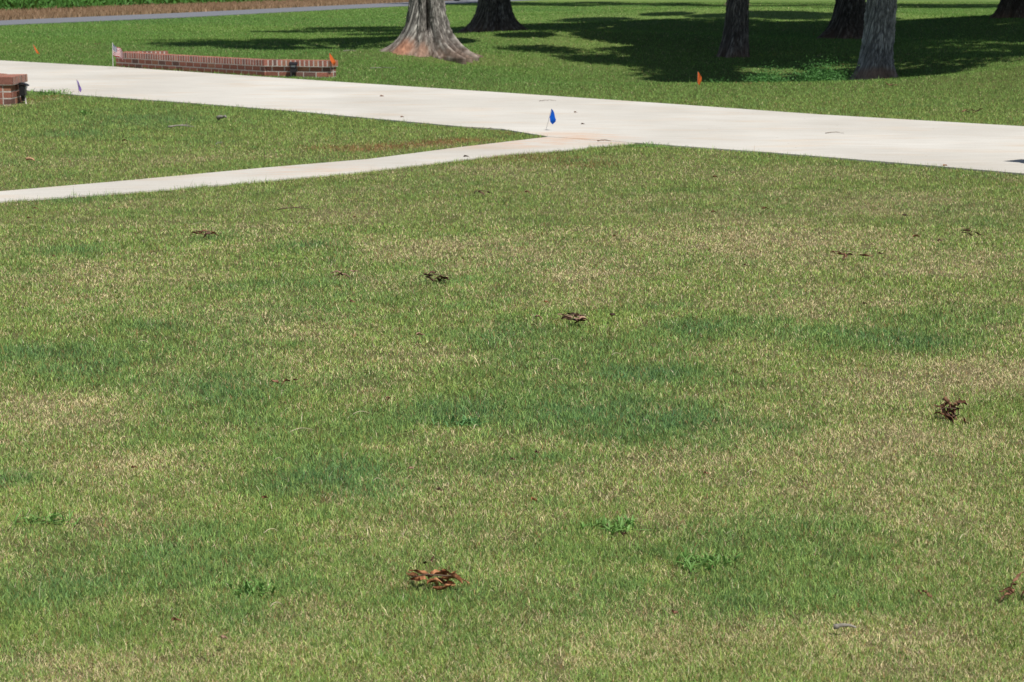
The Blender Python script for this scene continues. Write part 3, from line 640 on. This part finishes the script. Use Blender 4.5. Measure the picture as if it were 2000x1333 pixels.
LP = [
 (850,1160,97,'large bunch of curled orange-brown leaves low in the foreground, just left of centre','orangeleaf',13),
 (1853,824,54,'upright cluster of curled pinkish-brown leaves on the dry patch at right','dryleaf',16,'leaf_cluster',1.8),
 (1125,637,54,'flat grey-brown leaf cluster in mid lawn between two small curled leaves','paleleaf',9),
 (850,555,64,'dark brown leaf cluster strung along a twig, right of faint reddish leaves','darkleaf',8),
 (397,468,50,'rusty brown leaf cluster on the left half of the lawn, below the path','dryleaf',7),
 (553,771,40,'brown arched leaf with a thin stalk, left of the small reddish leaf','dryleaf',4),
 (1648,508,54,'brown and pinkish leaf cluster on dry turf, left of a small dark leaf','dryleaf',7),
 (1890,468,30,'small dark brown leaf cluster near the right edge, below the drive','darkleaf',4),
 (1895,224,38,'dark red-brown leaf heap on the lawn strip beyond the drive at right','dryleaf',9),
 (1984,1172,60,'dark red-brown leaf cluster cut by the right edge in the foreground','dryleaf',7),
 (665,548,34,'faint reddish leaf cluster sunk in the turf left of the dark twig cluster','paleleaf',4),
 (937,386,34,'thin dark leaf cluster below the mouth of the path','darkleaf',3),
 (190,90,14,'tiny brown leaf heap on the far lawn left of the american flag','dryleaf',4),
 (1745,172,22,'small flat brown leaf heap below the rough grey trunk','dryleaf',4),
 (1803,1188,22,'brown leaf cluster nearly buried in grass at bottom right','dryleaf',3),
 (838,1130,18,'small dark curled leaf just above the large orange bunch','darkleaf',2),
 (1210,1069,19,'small black-brown crumpled leaf between two broad-leaved weeds','darkleaf',2),
 (762,798,20,'small reddish-brown butterfly-shaped leaf left of the lush patch','dryleaf',2),
 (1050,636,14,'round grey-brown leaf left of the flat cluster in the middle of the lawn','paleleaf',1),
 (1196,633,14,'small black-brown leaf right of the flat cluster in the middle of the lawn','darkleaf',1),
 (820,672,18,'single pale brown leaf alone above the lush patch, left of centre','paleleaf',1),
 (1042,1003,14,'single orange-brown leaf standing in the grass above the weeds','orangeleaf',1),
 (517,999,14,'single dark brown leaf alone in the lower left lawn','dryleaf',1),
 (343,1243,18,'single brown leaf near the bottom edge at left','dryleaf',1),
 (1316,1229,15,'single reddish leaf near the bottom edge, right of centre','dryleaf',1),
 (437,1279,18,'single pale leaf near the bottom edge, right of the brown one','paleleaf',1),
 (1767,433,13,'single dark leaf below the drive, first of the row towards the right edge','darkleaf',1),
 (1788,475,18,'single thin brown leaf left of the small dark cluster near the right edge','dryleaf',1),
 (1834,484,10,'tiny dark leaf directly left of the small dark cluster near the right edge','darkleaf',1),
 (1719,510,10,'tiny dark leaf right of the brown and pinkish cluster on dry turf','darkleaf',1),
 (687,606,11,'tiny brown leaf below the faint reddish cluster','dryleaf',1),
 (1066,607,10,'tiny orange leaf above the round grey-brown leaf','orangeleaf',1),
 (1048,908,9,'tiny black leaf in the lush patch at the centre','darkleaf',1),
 (1001,922,8,'tiny dark leaf just left of and below the black one in the lush patch','darkleaf',1),
 (1029,386,12,'tiny brown leaf right of the thin dark cluster below the path mouth','dryleaf',1),
 (1493,419,15,'small flat brown leaf on the turf below the drive, right of centre','dryleaf',1),
 (1393,426,12,'small brown leaf left of the flat one below the drive','dryleaf',1),
 (1396,356,13,'small reddish leaf close below the drive edge, right of centre','dryleaf',1),
 (70,419,10,'small dark red leaf just below the left end of the path','dryleaf',1),
 (57,438,10,'small brown leaf below the dark red one at the left end of the path','dryleaf',1),
 (106,515,9,'tiny brown leaf beside the lush patch at upper left','dryleaf',1),
 (262,938,12,'small brown leaf on the dry patch at lower left','dryleaf',1),
 (858,983,10,'tiny dark leaf left of the orange-brown standing leaf','darkleaf',1),
 (802,940,12,'small pinkish leaf left of the lush centre patch','paleleaf',1),
 (244,283,14,'single brown leaf on the lawn between drive and path','dryleaf',1),
 (215,420,10,'tiny pale leaf below the path at left','paleleaf',1),
 (693,437,9,'tiny reddish leaf below the middle of the path','dryleaf',1),
 (1200,475,10,'tiny reddish leaf in the upper middle of the lawn','dryleaf',1),
 (1455,533,9,'tiny dark leaf left of the brown and pinkish cluster on dry turf','darkleaf',1),
 (1688,610,9,'tiny dark leaf right of centre above a lush strip','darkleaf',1),
 (1378,950,9,'tiny brown leaf on the dry turf right of the lush centre','dryleaf',1),
 (1845,328,12,'small orange leaf at the near edge of the drive, at right','orangeleaf',1),
 (745,191,9,'tiny brown leaf on the concrete in front of the big flared oak','dryleaf',1),
 (785,232,9,'tiny brown leaf on the concrete near its near edge, left of the blue flag','dryleaf',1),
 (1138,246,9,'tiny dark leaf on the concrete right of the blue flag','darkleaf',1),
 (1124,223,8,'tiny brown leaf on the concrete above and right of the blue flag','dryleaf',1),
 (910,315,14,'dark curled leaf at the near edge of the path','darkleaf',1),
]
for L_ in LP: leafpile(*L_)
# ------------------------------------------------------------------ twigs and sticks
def stick(px, py, wpx, ang, rad, m, label, forks=0, name='twig', z=.03, bend=.15):
    p = at(px, py); L = wpx/pxm(p); random.seed(int(px+py)); b = MB()
    if inside(DRIVE, np.array([p.x]), np.array([p.y]))[0]: z = .022
    u = Vector((math.cos(ang), math.sin(ang), 0)); v = Vector((-u.y, u.x, 0))
    pts = [u*(L*(t-.5))+v*(L*bend*math.sin(t*3.1)*random.uniform(.6,1.2))+Vector((0,0,random.uniform(-.3,.6)*rad+(.002 if name == 'stick' else .01)*math.sin(t*3.1))) for t in np.linspace(0, 1, 8)]
    rr = [rad*(1.05-.7*t)*random.uniform(.85,1.15) for t in np.linspace(0, 1, 8)]
    b.tube(pts, rr, 8)
    for k in range(forks):
        q = pts[3+k % 4]; d = (u+v*random.choice((-1,1))*random.uniform(.4,.9)).normalized(); l = L*random.uniform(.2,.4)
        b.tube([q, q+d*l*.5+Vector((0,0,.01)), q+d*l], [rad*.5, rad*.35, rad*.15], 6)
    o = b.build(name, M[m], None, (p.x, p.y, p.z+z), smooth=True); tag(o, label, name.replace('_', ' '), 'fallen twigs and sticks')
stick(354, 254, 50, .15, .010, 'greywood', 'grey forked twig on the lawn between drive and path', 2, bend=.12)
stick(434, 237, 32, -.9, .022, 'greywood', 'stubby grey piece of branch right above the forked twig', 0, 'branch_piece', .035)
stick(428, 288, 30, 1.3, .004, 'greywood', 'thin grey branching twig nearest the path', 3, bend=.08)
stick(60, 319, 27, -.7, .014, 'tanwood', 'short tan peeled stick at the left edge between drive and path', 0, 'stick', .03, .03)
stick(575, 418, 66, .05, .004, 'brownwood', 'long thin brown twig on the turf just below the path', 2, bend=.06)
stick(1070, 201, 34, .1, .0035, 'brownwood', 'thin dark twig on the concrete behind the blue flag', 0, bend=.05)
stick(1630, 265, 36, -.2, .0035, 'brownwood', 'thin dark twig on the concrete in the right half of the drive', 0, bend=.08)
stick(748, 137, 50, .05, .007, 'greywood', 'grey twig on the lawn before the big flared oak, right of the brick wall', 1, bend=.05)
stick(683, 103, 26, -.1, .009, 'greywood', 'grey twig on the far lawn between the brick wall and the flared oak', 1, bend=.2)
stick(958, 278-20, 10, .2, .004, 'brownwood', 'tiny twig on the concrete left of the blue flag', 0)
stick(1650, 1246, 44, -.12, .0065, 'greywood', 'short grey-brown cigar-shaped stick at bottom right', 0, 'stick', .028, .03)
stick(1128, 733, 14, 1.5, .0016, 'brownwood', 'tiny dark stem standing in the grass above the lush centre patch', 0, bend=.05)
stick(1180, 297-15, 26, .1, .005, 'brownwood', 'thin twig on the concrete right of the clay stain', 0)
for i, (px, py, w_, an, lb) in enumerate([(1085,722,22,-.2,'pale straw above the lush centre patch, left one of two'), (1204,711,20,0,'pale straw above the lush centre patch, right one of two'),
  (590,862,48,.35,'long pale straw in the left half, above the lush patch'), (1262,845,26,-1.1,'white bleached straw at the right end of the lush patch'), (530,1064,32,.5,'pale straw in the lower left lawn'),
  (1881,1075,30,.8,'pale straw at lower right, above the red-brown cluster'), (545,921,18,-.1,'short pale straw left of the lower lush patch'), (738,962,20,-.1,'short white straw in the lower lush patch'),
  (280,686,22,-.1,'pale straw on the lush patch at left'), (706,828,34,.2,'pale straw below the small reddish leaf'), (930,855,22,1.1,'short white straw below the broad weed at centre'),
  (540,1211,26,.5,'pale straw near the bottom edge, left of the orange bunch'), (390,450,30,.1,'pale straw just above the rusty brown cluster'), (1470,945,24,.3,'pale straw on the dry turf right of centre')]):
    stick(px, py, w_, an, .0014, 'straw', lb, 0, 'straw', .036, .06)

# ------------------------------------------------------------------ weeds
def weed(px, py, wpx, n, label, m='leafgreen', hgt=.026, broad=.0065, name='weed', cat='weed'):
    p = at(px, py); Wm = wpx/pxm(p); random.seed(int(px*3+py)); b = MB(); cs = [(random.gauss(0,.30)*Wm, random.gauss(0,.22)*Wm) for _ in range(max(6, int(Wm/.006)))]
    for i in range(int(n*1.15)):
        cx, cy = random.choice(cs); a = random.uniform(0, 6.28); L = hgt*random.uniform(.8, 1.7); le = random.uniform(.25, 1.2); wd = broad*random.uniform(.6,1.2); ph = random.uniform(-.4,.4)
        def fn(u, v):
            s = L*u; th = le*(.5+.8*u); prof = math.sin(math.pi*(.08+.9*u))**.6
            q = Vector((cx+math.cos(a)*s*math.sin(th), cy+math.sin(a)*s*math.sin(th), s*math.cos(th)*.95+.008-abs(v-.5)*wd*.0))
            return q+Vector((-math.sin(a), math.cos(a), ph))*((v-.5)*wd*prof)+Vector((0,0,abs(v-.5)*wd*.5))
        b.grid(fn, 5, 2)
    for cx, cy in cs: b.tube([(0,0,.004), (cx*.5, cy*.5, .006), (cx, cy, .008)], .0014, 5)
    o = b.build(name, M[m], None, (p.x, p.y, p.z), smooth=True); tag(o, label, cat, 'broad-leaved weeds in the turf')
weed(1195, 1036, 115, 60, 'broad-leaved green weed just above a small black-brown leaf in the foreground')
weed(1370, 1108, 130, 80, 'largest broad-leaved green weed in the foreground, lower right of the dark leaf')
weed(900, 832, 70, 42, 'broad-leaved weed in the lush centre patch', 'weedblue')
weed(485, 1162, 80, 40, 'sparse green weed at lower left, left of the orange bunch', hgt=.028)
weed(95, 1024, 80, 34, 'dark green weed close to the left edge', 'leafgreen', .028)
weed(495, 195+178-80, 14, 14, 'tiny green weed on the lawn between drive and path', hgt=.04)
weed(165, 225, 30, 24, 'bright green low weed on the lawn below the purple flag', hgt=.05, broad=.02)
weed(1262, 287, 90, 50, 'tuft of taller grass at the corner of drive and path', 'leafgreen', .035, .006)
weed(95, 186, 70, 110, 'tuft of long green grass beside the left brick wall end', 'leafgreen', .06, .012)

# ferny undergrowth at the foot of the grey trunk, in the hollow
def undergrowth(px, py, wpx, hgt, n, label, seed):
    q_ = at0(px, py); D_ = 33.2; p = Vector((q_[0]*D_/q_[1], D_, float(height(q_[0]*D_/q_[1], D_)))); Wm = wpx/pxm(p); rg = random.Random(seed); b = MB()
    for i in range(n):
        r_ = abs(rg.gauss(0, .42)); a0 = rg.uniform(0, 6.28); cx, cy = r_*math.cos(a0)*Wm*.5, r_*math.sin(a0)*Wm*.4
        L = hgt*rg.uniform(.5, 1.25)*(1.15-min(.8, r_)); a = rg.uniform(0, 6.28); le = rg.uniform(.1, .9)
        for k in range(9):
            u = .25+.75*k/8; q = Vector((cx+math.cos(a)*L*u*math.sin(le*u*1.3), cy+math.sin(a)*L*u*math.sin(le*u*1.3), L*u*math.cos(le*u)))
            s = .03*(1.2-u)+.010; d = Vector((rg.uniform(-1,1), rg.uniform(-1,1), rg.uniform(-.2,.6))).normalized(); e_ = d.cross(Vector((rg.uniform(-1,1), rg.uniform(-1,1), rg.uniform(-1,1)))).normalized()
            n0 = len(b.v)
            for w_ in (q-d*s, q-e_*s*.4, q+d*s, q+e_*s*.4): b.v.append(w_); b.c.append((1,1,1))
            b.f.append([n0,n0+1,n0+2,n0+3]); b.mi.append(0)
    o = b.build('undergrowth', M['fern'], None, p); tag(o, label, 'plant', 'ferny plants in the shaded hollow')
undergrowth(1605, 158, 105, .58, 1300, 'larger ferny green plant at the left foot of the rough grey trunk', 1)
undergrowth(1500, 158, 120, .50, 1200, 'lower ferny green plant right of the slim trunk in the hollow', 2)
undergrowth(1400, 160, 110, .33, 500, 'lowest thin green plant in the hollow, nearest the orange flag', 3)

# ------------------------------------------------------------------ cars
def car(loc, rz, paint, label):
    e = empty('parked_car', loc, rz); tag(e, label, 'car')
    prof = [(-2.30,.42,.62,.72),(-2.22,.30,.80,.86),(-1.9,.24,.90,.90),(-1.2,.20,.95,.92),(0,.18,.97,.92),(1.0,.20,.93,.91),(1.7,.22,.86,.88),(2.15,.26,.76,.80),(2.32,.36,.62,.62)]  # x, z low, z belt, half width
    def loft(secs, seg=28, flat=3.2):
        b = MB(); n0 = 0
        for (x_, zl, zh, hw) in secs:
            for k in range(seg):
                a = 2*math.pi*k/seg; cc, ss = math.cos(a), math.sin(a)
                b.v.append(Vector((x_, hw*math.copysign(abs(cc)**(2/flat), cc), (zl+zh)/2+(zh-zl)/2*math.copysign(abs(ss)**(2/flat), ss)))); b.c.append((1,1,1))
        for i in range(len(secs)-1):
            for k in range(seg): k2 = (k+1) % seg; b.f.append([i*seg+k, i*seg+k2, (i+1)*seg+k2, (i+1)*seg+k]); b.mi.append(0)
        b.f.append(list(range(seg))); b.mi.append(0); b.f.append([(len(secs)-1)*seg+k for k in range(seg)][::-1]); b.mi.append(0); return b
    loft(prof).build('body', M[paint], e, smooth=True)
    loft([(-1.75,.80,.93,.70),(-1.1,.80,1.30,.66),(-.55,.8,1.42,.62),(.15,.8,1.43,.62),(.6,.8,1.30,.66),(1.25,.80,.92,.72)], flat=2.8).build('window', M['glass'], e, smooth=True)
    loft([(-1.0,1.26,1.33,.60),(-.55,1.30,1.445,.605),(.15,1.30,1.455,.605),(.5,1.26,1.36,.60)], flat=2.4).build('roof', M[paint], e, smooth=True)
    for sx in (-1.38, 1.42):
        for sy in (-.80, .80):
            t = MB(); t.tube([(sx, sy-.11, .33), (sx, sy-.09, .33), (sx, sy+.09, .33), (sx, sy+.11, .33)], [.29,.33,.33,.29], 32); w_ = t.build('wheel', M['tyre'], e, smooth=False)
            s = 1 if sy > 0 else -1; r_ = MB(); r_.tube([(sx, sy+s*.10, .33), (sx, sy+s*.118, .33)], [.21,.19], 24); r_.build('rim', M['rim'], w_)
    for sy in (-.62, .62):
        h = MB(); h.box((2.19, sy, .66), X3, (.09,.14,.06)); h.build('headlight', M['lens'], e)
        h = MB(); h.box((-2.2, sy, .74), X3, (.07,.14,.06)); h.build('tail_light', M['redlens'], e)
    return e
cp_ = at0(893, 3.2); car((cp_[0]-1.42, cp_[1], .03), 0.0, 'darkpaint', 'dark car on the far road seen between the two flared oaks')
cl = at0(2000, 322); cdir = math.atan2(dirD.y, dirD.x)
car((cl[0]+2.20, cl[1]-1.40, .016), cdir+0.0, 'paint', 'silver car added unseen outside the right edge to shade the drive')  # made-up car out of view, casts the shadow at the drive's right end

SC.render.engine = 'CYCLES'
SC.cycles.max_bounces = 6; SC.cycles.transparent_max_bounces = 4
